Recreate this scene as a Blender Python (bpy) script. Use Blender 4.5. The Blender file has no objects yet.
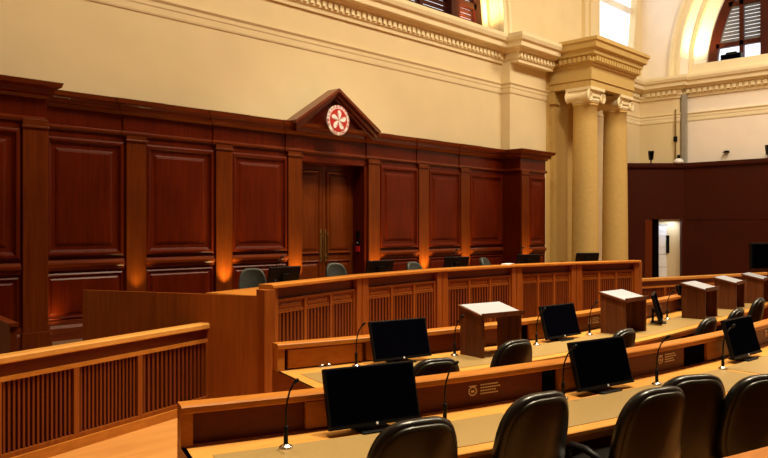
import bpy, bmesh, math, random
from mathutils import Vector, Matrix
random.seed(7)
PI = math.pi
COL = bpy.context.scene.collection

# ------------------------------------------------------------------ materials
def new_mat(name):
    m = bpy.data.materials.new(name); m.use_nodes = True
    nt = m.node_tree
    return m, nt, nt.nodes['Principled BSDF']

def wood(name, c1, c2, rough=0.32, axis='z', scale=9.0, coat=0.0, bump=0.04, spec=.16):
    m, nt, b = new_mat(name)
    tc = nt.nodes.new('ShaderNodeTexCoord'); mp = nt.nodes.new('ShaderNodeMapping')
    st = {'z': (1, 1, .06), 'x': (.06, 1, 1), 'y': (1, .06, 1)}[axis]
    mp.inputs['Scale'].default_value = st
    nz = nt.nodes.new('ShaderNodeTexNoise'); nz.inputs['Scale'].default_value = scale*3
    nz.inputs['Detail'].default_value = 6; nz.inputs['Roughness'].default_value = .6
    n2 = nt.nodes.new('ShaderNodeTexNoise'); n2.inputs['Scale'].default_value = 1.3; n2.inputs['Detail'].default_value = 2
    rp = nt.nodes.new('ShaderNodeValToRGB')
    rp.color_ramp.elements[0].position = .3; rp.color_ramp.elements[1].position = .72
    rp.color_ramp.elements[0].color = (*c1, 1); rp.color_ramp.elements[1].color = (*c2, 1)
    mx = nt.nodes.new('ShaderNodeMath'); mx.operation = 'MULTIPLY_ADD'; mx.inputs[1].default_value = .35
    L = nt.links.new
    L(tc.outputs['Object'], mp.inputs['Vector']); L(mp.outputs[0], nz.inputs['Vector']); L(tc.outputs['Object'], n2.inputs['Vector'])
    sc = nt.nodes.new('ShaderNodeMath'); sc.operation = 'MULTIPLY'; sc.inputs[1].default_value = .65
    L(nz.outputs['Fac'], sc.inputs[0]); L(n2.outputs['Fac'], mx.inputs[0]); L(sc.outputs[0], mx.inputs[2])
    L(mx.outputs[0], rp.inputs['Fac']); L(rp.outputs[0], b.inputs['Base Color'])
    bp = nt.nodes.new('ShaderNodeBump'); bp.inputs['Strength'].default_value = bump; bp.inputs['Distance'].default_value = .01
    L(nz.outputs['Fac'], bp.inputs['Height']); L(bp.outputs[0], b.inputs['Normal'])
    b.inputs['Roughness'].default_value = rough; b.inputs['Specular IOR Level'].default_value = spec
    b.inputs['Coat Weight'].default_value = coat; b.inputs['Coat Roughness'].default_value = .25
    return m

def plain(name, c, rough=.5, metal=0.0, var=0.06, scale=6.0, spec=.5):
    m, nt, b = new_mat(name)
    nz = nt.nodes.new('ShaderNodeTexNoise'); nz.inputs['Scale'].default_value = scale; nz.inputs['Detail'].default_value = 4
    tc = nt.nodes.new('ShaderNodeTexCoord'); rp = nt.nodes.new('ShaderNodeValToRGB')
    rp.color_ramp.elements[0].position = .3; rp.color_ramp.elements[1].position = .7
    rp.color_ramp.elements[0].color = (*[max(0, x*(1-var)) for x in c], 1)
    rp.color_ramp.elements[1].color = (*[min(1, x*(1+var)) for x in c], 1)
    nt.links.new(tc.outputs['Object'], nz.inputs['Vector']); nt.links.new(nz.outputs['Fac'], rp.inputs['Fac'])
    nt.links.new(rp.outputs[0], b.inputs['Base Color'])
    b.inputs['Roughness'].default_value = rough; b.inputs['Metallic'].default_value = metal
    b.inputs['Specular IOR Level'].default_value = spec
    return m

def emit(name, c, s):
    m, nt, b = new_mat(name)
    b.inputs['Base Color'].default_value = (*c, 1)
    b.inputs['Emission Color'].default_value = (*c, 1); b.inputs['Emission Strength'].default_value = s
    return m

M = {}
M['mahog'] = wood('mahogany', (.054, .0038, .0004), (.122, .0128, .0008), .30, 'z')
M['mahog_h'] = wood('mahogany_horizontal', (.075, .008, .0008), (.17, .027, .0022), .24, 'x', spec=.5)
M['mahog_p'] = wood('mahogany_pilaster', (.074, .011, .001), (.16, .032, .003), .3, 'z')
M['mahog_r'] = wood('red_veneer', (.030, .0035, .0009), (.058, .007, .0014), .5, 'z', 14, .1)
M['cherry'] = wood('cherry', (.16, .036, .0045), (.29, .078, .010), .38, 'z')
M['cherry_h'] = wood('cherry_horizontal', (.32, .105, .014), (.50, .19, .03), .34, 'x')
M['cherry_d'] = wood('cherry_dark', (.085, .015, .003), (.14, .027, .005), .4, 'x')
M['slat'] = wood('slat_wood', (.10, .02, .004), (.19, .043, .008), .4, 'z')
M['gapback'] = wood('slat_backing', (.018, .003, .002), (.03, .005, .003), .6, 'z', coat=0)
M['desk'] = wood('desk_oak', (.50, .22, .045), (.66, .32, .075), .34, 'x')
M['inlay'] = plain('desk_writing_inlay', (.31, .205, .075), .36, var=.05, scale=40)
M['lectw'] = wood('lectern_walnut', (.05, .014, .005), (.19, .06, .02), .4, 'z', 6)
M['plaster'] = plain('cream_plaster', (.76, .63, .39), .75, var=.03, scale=1.5, spec=.2)
M['plaster_w'] = plain('white_plaster', (.84, .73, .48), .7, var=.03, scale=2, spec=.2)
M['plaster_r'] = plain('pale_pink_plaster', (.88, .80, .70), .7, var=.03, scale=2, spec=.2)
M['stone'] = plain('yellow_stone', (.60, .42, .15), .7, var=.05, scale=12, spec=.2)
M['floor'] = wood('parquet_floor', (.40, .16, .04), (.56, .26, .075), .35, 'x', 4)
M['carpet'] = plain('brown_carpet_and_dark_walls', (.16, .075, .035), .95, var=.2, scale=60)  # dais carpet, also the dark tone of the unseen walls
M['dark'] = plain('black_plastic', (.004, .004, .0045), .45, var=.1, spec=.15)
M['screen'] = plain('monitor_glass', (.0012, .0012, .003), .4, var=.1, spec=0.0)
M['leather'] = plain('black_leather', (.006, .0055, .005), .3, var=.2, scale=30)
M['shell'] = plain('chair_back_leather_sheen', (.009, .0075, .0015), .34, var=.15, scale=30)  # olive tint paints in the light reflected on the black backs
M['greyfab'] = plain('grey_green_leather', (.032, .038, .034), .5, var=.15, scale=20)
M['chrome'] = plain('chrome', (.75, .75, .72), .2, 1.0)
M['brass'] = plain('brass', (.30, .20, .07), .4, 1.0)
M['grey'] = plain('grey_metal', (.35, .33, .28), .5, .3)
M['louvre_grey'] = plain('grey_louvre_daylight', (.10, .10, .12), .5)  # grey tone paints in daylight falling on the louvres from outside
M['white'] = plain('white_enamel', (.8, .8, .8), .4)
M['paper'] = plain('white_paper', (.85, .85, .86), .6, var=.02)
M['pad'] = plain('white_lectern_top', (.33, .35, .42), .35, var=.02)
M['red'] = plain('red_enamel', (.45, .015, .01), .4, var=.03)
M['black'] = plain('black_felt_and_shade', (.003, .002, .002), .8, spec=0.0)  # also colours the painted shade strips on the desk fascia
M['ceil'] = plain('ceiling_paint', (.8, .72, .55), .8)
M['print'] = plain('pale_print', (.72, .58, .48), .5)
mg, nt, b = new_mat('window_pane_glass')
tr = nt.nodes.new('ShaderNodeBsdfTransparent'); gl = nt.nodes.new('ShaderNodeBsdfGlossy'); gl.inputs['Roughness'].default_value = .05
mix = nt.nodes.new('ShaderNodeMixShader'); mix.inputs[0].default_value = .08
nt.links.new(tr.outputs[0], mix.inputs[1]); nt.links.new(gl.outputs[0], mix.inputs[2])
nt.links.new(mix.outputs[0], nt.nodes['Material Output'].inputs['Surface'])
M['glass'] = mg

# ------------------------------------------------------------------ mesh helpers
class MB:
    def __init__(s): s.v = []; s.f = []
    def add(s, vs, fs):
        n = len(s.v); s.v += [tuple(v) for v in vs]; s.f += [tuple(i+n for i in f) for f in fs]
    def box(s, x0, x1, y0, y1, z0, z1, mat=None):
        vs = [Vector((x, y, z)) for z in (z0, z1) for (x, y) in ((x0, y0), (x1, y0), (x1, y1), (x0, y1))]
        if mat: vs = [mat @ v for v in vs]
        s.add(vs, [(3, 2, 1, 0), (4, 5, 6, 7), (0, 1, 5, 4), (1, 2, 6, 5), (2, 3, 7, 6), (3, 0, 4, 7)]); return s
    def prism(s, poly, a, b, fn):
        # poly: 2D points; fn(u, v, w) -> 3D
        n = len(poly)
        vs = [fn(u, v, a) for u, v in poly] + [fn(u, v, b) for u, v in poly]
        s.add(vs, [tuple(range(n))[::-1], tuple(range(n, 2*n))] + [(i, (i+1) % n, (i+1) % n+n, i+n) for i in range(n)]); return s
    def sweep(s, path, prof, closed=False):
        # path 2D, prof [(offset to the right of travel, z)] closed profile
        n = len(path); rows = []
        for i, p in enumerate(path):
            P = Vector(p)
            d0 = (P-Vector(path[i-1])).normalized() if (i > 0 or closed) else None
            d1 = (Vector(path[(i+1) % n])-P).normalized() if (i < n-1 or closed) else None
            if d0 is None: d0 = d1
            if d1 is None: d1 = d0
            n0 = Vector((d0.y, -d0.x)); n1 = Vector((d1.y, -d1.x))
            m = (n0+n1); m.normalize(); k = 1/max(.3, m.dot(n0))
            rows.append([(P.x+m.x*o*k, P.y+m.y*o*k, z) for o, z in prof])
        m = len(prof); vs = [v for r in rows for v in r]; fs = []
        for i in range(n if closed else n-1):
            a = i*m; b = ((i+1) % n)*m
            for j in range(m): k = (j+1) % m; fs.append((a+j, a+k, b+k, b+j))
        if not closed: fs += [tuple(range(m))[::-1], tuple((n-1)*m+j for j in range(m))]
        s.add(vs, fs); return s
    def lathe(s, prof, n=24, c=(0, 0, 0), mat=None):
        vs = []; fs = []
        for r, z in prof:
            for i in range(n):
                a = 2*PI*i/n; v = Vector((c[0]+r*math.cos(a), c[1]+r*math.sin(a), c[2]+z)); vs.append(mat @ v if mat else v)
        for j in range(len(prof)-1):
            for i in range(n): k = (i+1) % n; fs.append((j*n+i, j*n+k, (j+1)*n+k, (j+1)*n+i))
        fs += [tuple(range(n))[::-1], tuple((len(prof)-1)*n+i for i in range(n))]
        s.add(vs, fs); return s
    def tube(s, pts, r, n=8):
        pts = [Vector(p) for p in pts]; rs = r if isinstance(r, (list, tuple)) else [r]*len(pts)
        vs = []; fs = []; up = None
        for i, p in enumerate(pts):
            d = (pts[min(i+1, len(pts)-1)]-pts[max(i-1, 0)]).normalized()
            if up is None:
                up = Vector((0, 0, 1)) if abs(d.z) < .9 else Vector((1, 0, 0))
            a = d.cross(up).normalized(); bb = a.cross(d).normalized(); up = bb
            for k in range(n):
                t = 2*PI*k/n; vs.append(p+(a*math.cos(t)+bb*math.sin(t))*rs[i])
        for j in range(len(pts)-1):
            for i in range(n): k = (i+1) % n; fs.append((j*n+i, j*n+k, (j+1)*n+k, (j+1)*n+i))
        fs += [tuple(range(n))[::-1], tuple((len(pts)-1)*n+i for i in range(n))]
        s.add(vs, fs); return s
    def rings(s, rect, prof, fn):
        # mitred moulded panel: rect (u0,u1,v0,v1), prof [(inset, out)], fn(u, v, out) -> 3D
        u0, u1, v0, v1 = rect; vs = []; fs = []
        for d, o in prof:
            for u, v in ((u0+d, v0+d), (u1-d, v0+d), (u1-d, v1-d), (u0+d, v1-d)): vs.append(fn(u, v, o))
        for j in range(len(prof)-1):
            for i in range(4): k = (i+1) % 4; fs.append((j*4+i, j*4+k, (j+1)*4+k, (j+1)*4+i))
        m = (len(prof)-1)*4; fs += [(m, m+1, m+2, m+3), (3, 2, 1, 0)]
        s.add(vs, fs); return s
    def build(s, name, mat, parent=None, org=(0, 0, 0), smooth=False, bevel=0, sub=0):
        me = bpy.data.meshes.new(name); o3 = Vector(org)
        me.from_pydata([tuple(Vector(v)-o3) for v in s.v], [], s.f)
        bm = bmesh.new(); bm.from_mesh(me); bmesh.ops.recalc_face_normals(bm, faces=bm.faces); bm.to_mesh(me); bm.free()
        me.materials.append(M[mat] if isinstance(mat, str) else mat)
        if smooth:
            for p in me.polygons: p.use_smooth = True
        o = bpy.data.objects.new(name, me); COL.objects.link(o)
        if parent is not None: o.parent = parent
        else: o.location = o3
        if bevel:
            md = o.modifiers.new('bevel', 'BEVEL'); md.width = bevel; md.segments = 2; md.limit_method = 'ANGLE'; md.angle_limit = .6
        if sub:
            md = o.modifiers.new('sub', 'SUBSURF'); md.levels = sub; md.render_levels = sub
        return o

def thing(name, label, cat, loc=(0, 0, 0), rz=0, group=None):
    o = bpy.data.objects.new(name, None); COL.objects.link(o); o.location = loc; o.rotation_euler = (0, 0, rz)
    o.empty_display_size = .1
    o['label'] = label; o['category'] = cat
    if group: o['group'] = group
    return o
def tag(o, label, cat, group=None):
    o['label'] = label; o['category'] = cat
    if group: o['group'] = group
    return o
def struct(o):
    o['kind'] = 'structure'; return o
def copy_tree(o, parent=None):
    kids = [c for c in bpy.data.objects if c.parent == o]
    c = o.copy(); COL.objects.link(c)
    if parent is not None: c.parent = parent
    for k in kids: copy_tree(k, c)
    return c
class Proto:
    # first use moves the prototype itself, later uses copy it with all its parts
    def __init__(s, root, group): s.root = root; s.used = False; s.group = group
    def put(s, loc, rz, label):
        o = s.root if not s.used else copy_tree(s.root)
        s.used = True; o.location = loc; o.rotation_euler = (0, 0, rz); o['label'] = label; o['group'] = s.group
        return o

# ------------------------------------------------------------------ room shell
YA, YP, XB, XW, CZ = 10.39, 10.6, 23.1, 22.8, 13.5
XL, YBACK = -6.0, -9.0
struct(MB().box(XL, XB+1.5, YBACK, YP+1.6, -.1, 0).build('floor', 'floor'))
struct(MB().box(XL, XB+1.5, YBACK, YP+1.6, CZ, CZ+.1).build('ceiling', 'ceil'))
struct(MB().box(XL-.15, XL, YBACK, YP+1.6, 0, CZ).build('wall_left', 'carpet'))  # unseen left and back walls, coloured dark to cut the fill light
struct(MB().box(XL, XB+1.5, YBACK-.15, YBACK, 0, CZ).build('wall_back', 'carpet'))

def arch_wall(mb, u0, u1, z0, z1, arches, fn, depth, splay=0):
    # wall with round-headed openings springing at zs from the bottom edge; arches: (centre, radius, spring z)
    cur = u0
    def quad(a, b, c, d): mb.add([fn(*a, 0), fn(*b, 0), fn(*c, 0), fn(*d, 0)], [(0, 1, 2, 3)])
    for uc, R, zs in arches:
        l, r = uc-R, uc+R
        quad((cur, z0), (l, z0), (l, z1), (cur, z1))
        pts = [(l, z0)]+[(uc-R*math.cos(PI*i/48), zs+R*math.sin(PI*i/48)) for i in range(49)]+[(r, z0)]
        for a, b in zip(pts, pts[1:]):
            if abs(a[0]-b[0]) > 1e-6: quad(a, b, (b[0], z1), (a[0], z1))
            k = 1-splay/R; q = lambda p: (uc+(p[0]-uc)*k, zs+max(0, p[1]-zs)*k if p[1] > zs else p[1])
            mb.add([fn(*a, 0), fn(*b, 0), fn(*q(b), depth), fn(*q(a), depth)], [(0, 1, 2, 3)])
        cur = r
    quad((cur, z0), (u1, z0), (u1, z1), (cur, z1))

fA = lambda u, z, d: (u, YP+d, z)
fB = lambda u, z, d: (XB+d, u, z)
ZC = 6.72   # top of the plaster cornice
# rear wall (behind the judges)
w = MB(); w.box(XL, 8.6, YP, YP+.35, 0, ZC-.1); w.box(10.3, XB+1.5, YP, YP+.35, 0, ZC-.1); w.box(8.6, 10.3, YP, YP+.35, 3.28, ZC-.1)
arch_wall(w, XL, 20.1, ZC-.1, CZ, [(9.45, 5.75, ZC)], fA, .75)
# bay of the rear wall right of the columns, pierced by the bright window (slanted right jamb)
w.add([fA(20.1, ZC-.1, 0), fA(23.1, ZC-.1, 0), fA(23.1, 7.75, 0), fA(20.1, 7.75, 0)], [(0, 1, 2, 3)])
w.add([fA(20.1, 11, 0), fA(23.1, 11, 0), fA(23.1, CZ, 0), fA(20.1, CZ, 0)], [(0, 1, 2, 3)])
w.add([fA(22.5, 7.75, 0), fA(23.1, 7.75, 0), fA(23.1, 11, 0), fA(23.0, 11, 0)], [(0, 1, 2, 3)])
for a, b in (((20.1, 7.75), (22.5, 7.75)), ((22.5, 7.75), (23.0, 11)), ((23.0, 11), (20.1, 11)), ((20.1, 11), (20.1, 7.75))):
    w.add([fA(*a, 0), fA(*b, 0), fA(*b, .2), fA(*a, .2)], [(0, 1, 2, 3)])
struct(w.build('wall_rear', 'plaster'))
w = MB(); w.box(XB, XB+.35, YBACK, YP+1.6, 0, ZC-.1)
arch_wall(w, YBACK, YP, ZC-.1, CZ, [(3.6, 5.76, ZC+.1)], fB, 1.3, .55)
struct(w.build('wall_right', 'plaster_r'))

# plaster cornice with dentils and string course, breaking forward at the wall pilaster
PA0, PA1 = 15.23, 16.88        # wall pilaster on the rear wall
prof = [(-.02, 6.08), (.04, 6.08), (.05, 6.15), (.08, 6.17), (.08, 6.33), (.17, 6.36), (.19, 6.40), (.27, 6.42), (.28, 6.52), (.33, 6.56), (.36, 6.64), (.36, ZC), (-.02, ZC)]
path = [(XL, YP), (PA0, YP), (PA0, YP-.25), (PA1, YP-.25), (PA1, YP), (XB-.0, YP), (XB, YP)]
c1 = MB().sweep([(XL, YP), (PA0+.1, YP), (PA0+.1, YP-.42), (PA1, YP-.42)], prof); c1.box(PA0+.05, PA1, YP-.42, YP, 6.09, ZC)
struct(c1.build('trim_1', 'plaster_w'))
den = MB(); x = 1.0
while x < PA0-.2: den.box(x, x+.09, YP-.115, YP-.07, 6.20, 6.31); x += .15
x = PA0+.05
while x < PA1: den.box(x, x+.085, YP-.535, YP-.47, 6.20, 6.31); x += .15
struct(den.build('trim_2', 'plaster_w'))
sp = [(-.02, 5.34), (.012, 5.34), (.02, 5.37), (.02, 5.46), (.03, 5.48), (.03, 5.54), (.055, 5.58), (.055, 5.60), (-.02, 5.60)]
struct(MB().sweep([(XL, YP), (PA0, YP), (PA0, YP-.25), (PA1, YP-.25), (PA1, YP), (17.2, YP)], sp).build('trim_3', 'plaster'))
struct(MB().box(PA0, PA1, YP-.25, YP+.05, 0, 6.1).build('trim_4', 'plaster'))
# archivolt and pier mouldings above the cornice
def archivolt(mb, uc, R, zs, fn, prof, z0):
    pts = [(uc-R, z0, -1, 0)]+[(uc-R*math.cos(PI*i/48), zs+R*math.sin(PI*i/48), -math.cos(PI*i/48), math.sin(PI*i/48)) for i in range(49)]+[(uc+R, z0, 1, 0)]
    vs = []; m = len(prof)
    for u, z, nu, nz in pts:
        for o, d in prof: vs.append(fn(u+nu*o, z+nz*o, -d))
    fs = [(i*m+j, i*m+(j+1) % m, (i+1)*m+(j+1) % m, (i+1)*m+j) for i in range(len(pts)-1) for j in range(m)]
    mb.add(vs, fs)
ap = [(0, -.02), (0, .10), (.08, .10), (.10, .06), (.2, .06), (.22, .12), (.32, .12), (.34, -.02)]
a = MB(); archivolt(a, 9.45, 5.75, ZC, fA, ap, ZC)
a2 = [(0, -.42), (0, -.30), (-.12, -.30), (-.12, -.42)]
archivolt(a, 9.45, 5.75, ZC, fA, a2, ZC)
struct(a.build('trim_5', 'plaster_w', smooth=False))
a = MB(); archivolt(a, 3.6, 5.76, ZC+.1, fB, ap, ZC)
archivolt(a, 3.6, 5.62, ZC+.1, fB, a2, ZC)
struct(a.build('trim_6', 'plaster_w'))
struct(MB().box(19.2, 20.05, YP-.12, YP, ZC, 12).box(19.4, 19.85, YP-.18, YP-.1, ZC, 12).build('trim_7', 'plaster'))
# right wall cornice, dentils, string course, corner pilaster
PB = 9.3
pathB = [(17.8, YP), (XB-.16, YP), (XB-.16, PB), (XB, PB), (XB, YBACK)]
struct(MB().sweep(pathB, prof).build('trim_8', 'plaster_w'))
den = MB(); y = PB-.2
while y > 2: den.box(XB-.15, XB-.07, y-.1, y, 6.20, 6.32); y -= .17
y = YP-.3
while y > PB: den.box(XB-.31, XB-.23, y-.1, y, 6.20, 6.32); y -= .17
x = 19.9
while x < 22.6: den.box(x, x+.09, YP-.115, YP-.07, 6.20, 6.31); x += .15
struct(den.build('trim_9', 'plaster_w'))
struct(MB().sweep(pathB, sp).build('trim_10', 'plaster_w'))
struct(MB().box(XB-.16, XB+.02, PB, YP, 0, 6.2).build('trim_11', 'plaster'))
# sill block under the right lunette
struct(MB().box(XB-.25, XB+1.3, -2.1, 8.9, ZC, ZC+.3).build('trim_12', 'plaster_w'))

# windows: round-headed timber windows with louvres
def lunette(name, uc, R, zs, z0, fn, d, step, louvre_rows, posts=None, lmat='mahog_r'):
    root = bpy.data.objects.new(name, None); COL.objects.link(root); struct(root)
    fr = MB(); pts = [(uc-R*math.cos(PI*i/48), zs+R*math.sin(PI*i/48)) for i in range(49)]
    pin = [(uc-(R-.28)*math.cos(PI*i/48), zs+(R-.28)*math.sin(PI*i/48)) for i in range(49)]
    for i in range(48):
        q = [pts[i], pts[i+1], pin[i+1], pin[i]]
        fr.add([fn(*p, d) for p in q]+[fn(*p, d+.14) for p in q], [(0, 1, 2, 3), (4, 5, 6, 7), (2, 3, 7, 6), (0, 1, 5, 4)])
    def bar(mb, u0, u1, za, zb, dd0, dd1):
        mb.prism([(u0, za), (u1, za), (u1, zb), (u0, zb)], d+dd0, d+dd1, fn)
    bar(fr, uc-R+.1, uc+R-.1, z0, z0+.22, 0, .14)
    k = 0; n = int(2*R/step)
    us = posts or [uc-R+.1+i*(2*R-.2)/n for i in range(n+1)]
    n = len(us)-1; big = (lambda i: i % 2 == 1) if posts else (lambda i: i % 3 == 2)
    htop = lambda u: zs+math.sqrt(max(.01, (R-.2)**2-(u-uc)**2))
    for i, u in enumerate(us[1:-1]):
        wd = .17 if big(i) else .06
        bar(fr, u-wd, u+wd, z0, htop(u), -.12 if big(i) else 0, .14)
    for zz in (z0+.85, z0+2.1, z0+3.4, z0+4.6):
        if zz > zs+R-.3: break
        h = math.sqrt(max(.01, (R-.2)**2-(zz-zs)**2)) if zz > zs else R-.2
        bar(fr, uc-h, uc+h, zz, zz+.14, 0, .14)
    fr.build('window_frame', 'mahog_r', root)
    gl = MB()
    gl.add([fn(u, z, d+.15) for u, z in [(uc-R+.1, z0)]+pin+[(uc+R-.1, z0)]], [tuple(range(51))])
    gl.build('window_pane', 'glass', root)
    lv = MB(); z = louvre_rows
    while z < zs+R-.4:
        hw = math.sqrt(max(.01, (R-.2)**2-max(0, z+.1-zs)**2))
        for i in range(n):
            ul, ur = max(us[i]+.05, uc-hw), min(us[i+1]-.05, uc+hw)
            if ur-ul > .1: lv.prism([(ul, z), (ur, z), (ur, z+.095), (ul, z+.095)], d+.05, d+.07, fn)
        z += .112
    lv.build('louvre', lmat, root)
    return root
lunette('window_1', 9.45, 5.75, ZC, ZC-.1, fA, .55, 1.05, ZC+.16)
lunette('window_2', 3.6, 5.28, ZC+.1, ZC+.1, fB, .95, .95, ZC+1.1, posts=[-1.58, -.5, .2, 1.2, 1.9, 2.9, 3.6, 4.3, 5.3, 6.1, 7.1, 7.85, 8.78], lmat='louvre_grey')
r = bpy.data.objects.new('window_3', None); COL.objects.link(r); struct(r)
fr = MB(); fr.box(20.0, 23.1, YP+.16, YP+.2, 8.9, 9.1)
fr.box(19.95, 20.05, YP+.16, YP+.2, 7.7, 11.1)
fr.build('window_frame', 'white', r)
MB().add([], []) if False else None
g = MB(); g.add([fA(20.0, 7.65, .18), fA(23.1, 7.65, .18), fA(23.1, 11.1, .18), fA(20.0, 11.1, .18)], [(0, 1, 2, 3)]); g.build('window_pane', 'glass', r)

# ------------------------------------------------------------------ portico: two columns and entablature
CX = (17.47, 19.12); CYc = 9.54
ep = [(-.3, 5.62), (.0, 5.62), (.0, 5.80), (.03, 5.80), (.03, 6.12), (.07, 6.15), (.07, 6.2), (.12, 6.22), (.12, 6.36), (.19, 6.40), (.21, 6.50), (.28, 6.54), (.30, 6.66), (.34, 6.70), (.34, 6.78), (-.3, 6.78)]
ex0, ex1, ey = 17.12, 19.47, 9.19
ent = MB().sweep([(ex0, YP+.05), (ex0, ey), (ex1, ey), (ex1, YP+.05)][::-1], [(-o, z) for o, z in ep])
ent.box(ex0+.2, ex1-.2, ey+.2, YP+.05, 5.62, 6.77)
ent.box(ex0+.05, ex1-.05, ey+.05, YP+.05, 6.77, 6.85)
struct(ent.build('trim_13', 'stone'))
den = MB(); y = ey-.08
while y < YP-.1: den.box(ex0-.19, ex0-.1, y, y+.075, 6.235, 6.35); y += .135
x = ex0-.05
while x < ex1+.1: den.box(x, x+.075, ey-.19, ey-.1, 6.235, 6.35); x += .135
struct(den.build('trim_14', 'stone'))
resp = MB().box(ex0+.02, ex0+.7, YP-.35, YP+.02, 0, 5.63).box(ex1-.7, ex1-.02, YP-.35, YP+.02, 0, 5.63).box(ex0+.02, ex1-.02, YP-.12, YP+.02, 0, 5.63)
resp.box(16.86, ex0+.05, YP-.22, YP+.02, 0, 6.1)
resp.box(ex0-.03, ex0+.2, YP-.4, YP, 5.28, 5.34)
struct(resp.build('trim_15', 'stone'))

def column(x, y, label):
    c = thing('stone_column', label, 'column', (x, y, 0), 0)
    MB().box(-.44, .44, -.44, .44, 0, .45).lathe([(.42, .45), (.44, .5), (.42, .56), (.36, .58), (.36, .62), (.40, .66), (.39, .72), (.345, .76)], 40).build('base', 'stone', c, smooth=False)
    sh = [(.345, .76)]+[(.345-.045*(t/10)**1.8, .76+t/10*4.4) for t in range(1, 11)]+[(.32, 5.17), (.33, 5.2), (.30, 5.22)]
    MB().lathe(sh, 48).build('shaft', 'stone', c, smooth=True)
    cap = MB(); cap.lathe([(.29, 5.2), (.33, 5.24), (.36, 5.30), (.35, 5.34)], 40)
    cap.box(-.37, .37, -.37, .37, 5.54, 5.62); cap.box(-.34, .34, -.30, .30, 5.40, 5.54)
    cp = cap.build('capital', 'plaster_w', c, bevel=.01)
    for sx in (-1, 1):
        v = MB()
        # volute: spiral scroll on both faces joined by a roll
        for sy in (-1, 1):
            pts = []; rr = []
            for t in range(40):
                a = t/39*2.6*2*PI; q = .145*(1-t/44)
                pts.append((sx*(.33+q*math.sin(a)), sy*.31, 5.385+q*math.cos(a))); rr.append(.028*(1-t/60))
            v.tube(pts, rr, 6)
        Rm = Matrix.Translation((sx*.33, 0, 5.385)) @ Matrix.Rotation(PI/2, 4, 'X')
        v.lathe([(.135, -.30), (.125, -.29), (.10, -.15), (.085, 0), (.10, .15), (.125, .29), (.135, .30)], 20, mat=Rm)
        v.build('volute', 'plaster_w', cp, smooth=True)
    return c
column(CX[0], CYc, 'left of the two yellow stone columns, its scrolled capital beside the wall pilaster')
column(CX[1], CYc, 'right of the two yellow stone columns, nearer the red side wall panelling')

# ------------------------------------------------------------------ mahogany wall panelling
wp = thing('wall_panelling', 'tall dark red mahogany wall panelling with pilasters behind the long curved bench', 'panelling', (9.45, YA, 0))
O = (9.45, YA, 0)
DZ = .45
fW = lambda y: (lambda u, z, o: (u, y-o, z))
RP = [(0, 0), (0, .035), (.025, .05), (.05, .05), (.07, .02), (.10, .008), (.15, .008), (.17, .02), (.20, .028)]
RPs = [(0, 0), (0, .02), (.02, .032), (.04, .01), (.07, .01), (.09, .022)]
pil = [8.47, 10.49, 6.97, 12.0, 5.42, 13.45]
bk = MB()
for a, b in ((3.9, 8.6), (10.3, 15.0)): bk.box(a, b, YA, YP-.01, DZ, 3.85)
bk.box(8.6, 10.3, YA, YP-.01, 3.28, 3.85)
bk.box(2.55, 3.93, 9.9, YP-.01, DZ, 3.85); bk.box(15.0, 16.1, 9.9, YP-.01, 0, 3.85)
bk.box(8.58, 8.62, YA, YP+.3, DZ, 3.28)
bk.build('backing', 'mahog', wp, O)
def bay(x0, x1, y, org=O, par=wp):
    p = MB()
    p.rings((x0+.02, x1-.02, 1.61, 3.28), RP, fW(y))
    up = p.build('upper_panel', 'mahog', par, org)
    q = MB(); q.rings((x0+.03, x1-.03, .74, 1.38), RPs, fW(y)); q.build('lower_panel', 'mahog', par, org)
    l = MB(); l.sweep([(x0+.01, y), (x1-.01, y)], [(0, 1.42), (.03, 1.42), (.035, 1.46), (.065, 1.48), (.07, 1.515), (.04, 1.53), (.03, 1.56), (0, 1.57)])
    l.build('dado_rail', 'mahog_h', par, org)
for x0, x1 in ((4.06, 5.24), (5.56, 6.79), (7.11, 8.31), (10.66, 11.84), (12.16, 13.29), (13.61, 14.95)): bay(x0, x1, YA)
bay(2.6, 3.6, 9.9); bay(15.32, 16.08, 9.9)
for x in pil+[3.77, 15.16]:
    y = YA if 4 < x < 15 else 9.9
    p = MB(); p.box(x-.16, x+.16, y-.05, y, DZ, 3.42)
    p.box(x-.18, x+.18, y-.085, y, DZ, DZ+.22); p.box(x-.175, x+.175, y-.072, y, 3.30, 3.33)
    p.build('pilaster', 'mahog_p', wp, O, bevel=.006)
base = MB(); bprof = [(0, DZ), (.05, DZ), (.05, .62), (.03, .66), (.03, .72), (0, .74)]
base.sweep([(2.55, 9.9), (3.93, 9.9), (3.93, YA), (8.6, YA)], bprof); base.sweep([(10.3, YA), (15.0, YA), (15.0, 9.9), (16.1, 9.9)], bprof)
base.build('skirting', 'mahog_h', wp, O)
cpath = [(2.4, 9.9), (3.87, 9.9), (3.87, YA)]
for x in sorted(pil):
    cpath += [(x-.19, YA), (x-.19, YA-.02), (x+.19, YA-.02), (x+.19, YA)]
cpath += [(15.0, YA), (15.0, 9.9), (16.1, 9.9), (16.1, YP)]
MB().sweep(cpath, [(-.02, 3.38), (.025, 3.38), (.045, 3.41), (.045, 3.435), (.025, 3.45), (-.02, 3.45)]).build('architrave', 'mahog_h', wp, O)
MB().sweep(cpath, [(-.02, 3.45), (.012, 3.45), (.012, 3.70), (-.02, 3.70)]).build('frieze', 'mahog', wp, O)
MB().sweep(cpath, [(-.03, 3.69), (.04, 3.69), (.06, 3.73), (.11, 3.75), (.12, 3.81), (.18, 3.84), (.20, 3.90), (-.03, 3.90)]).build('cornice', 'mahog_h', wp, O)
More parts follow.
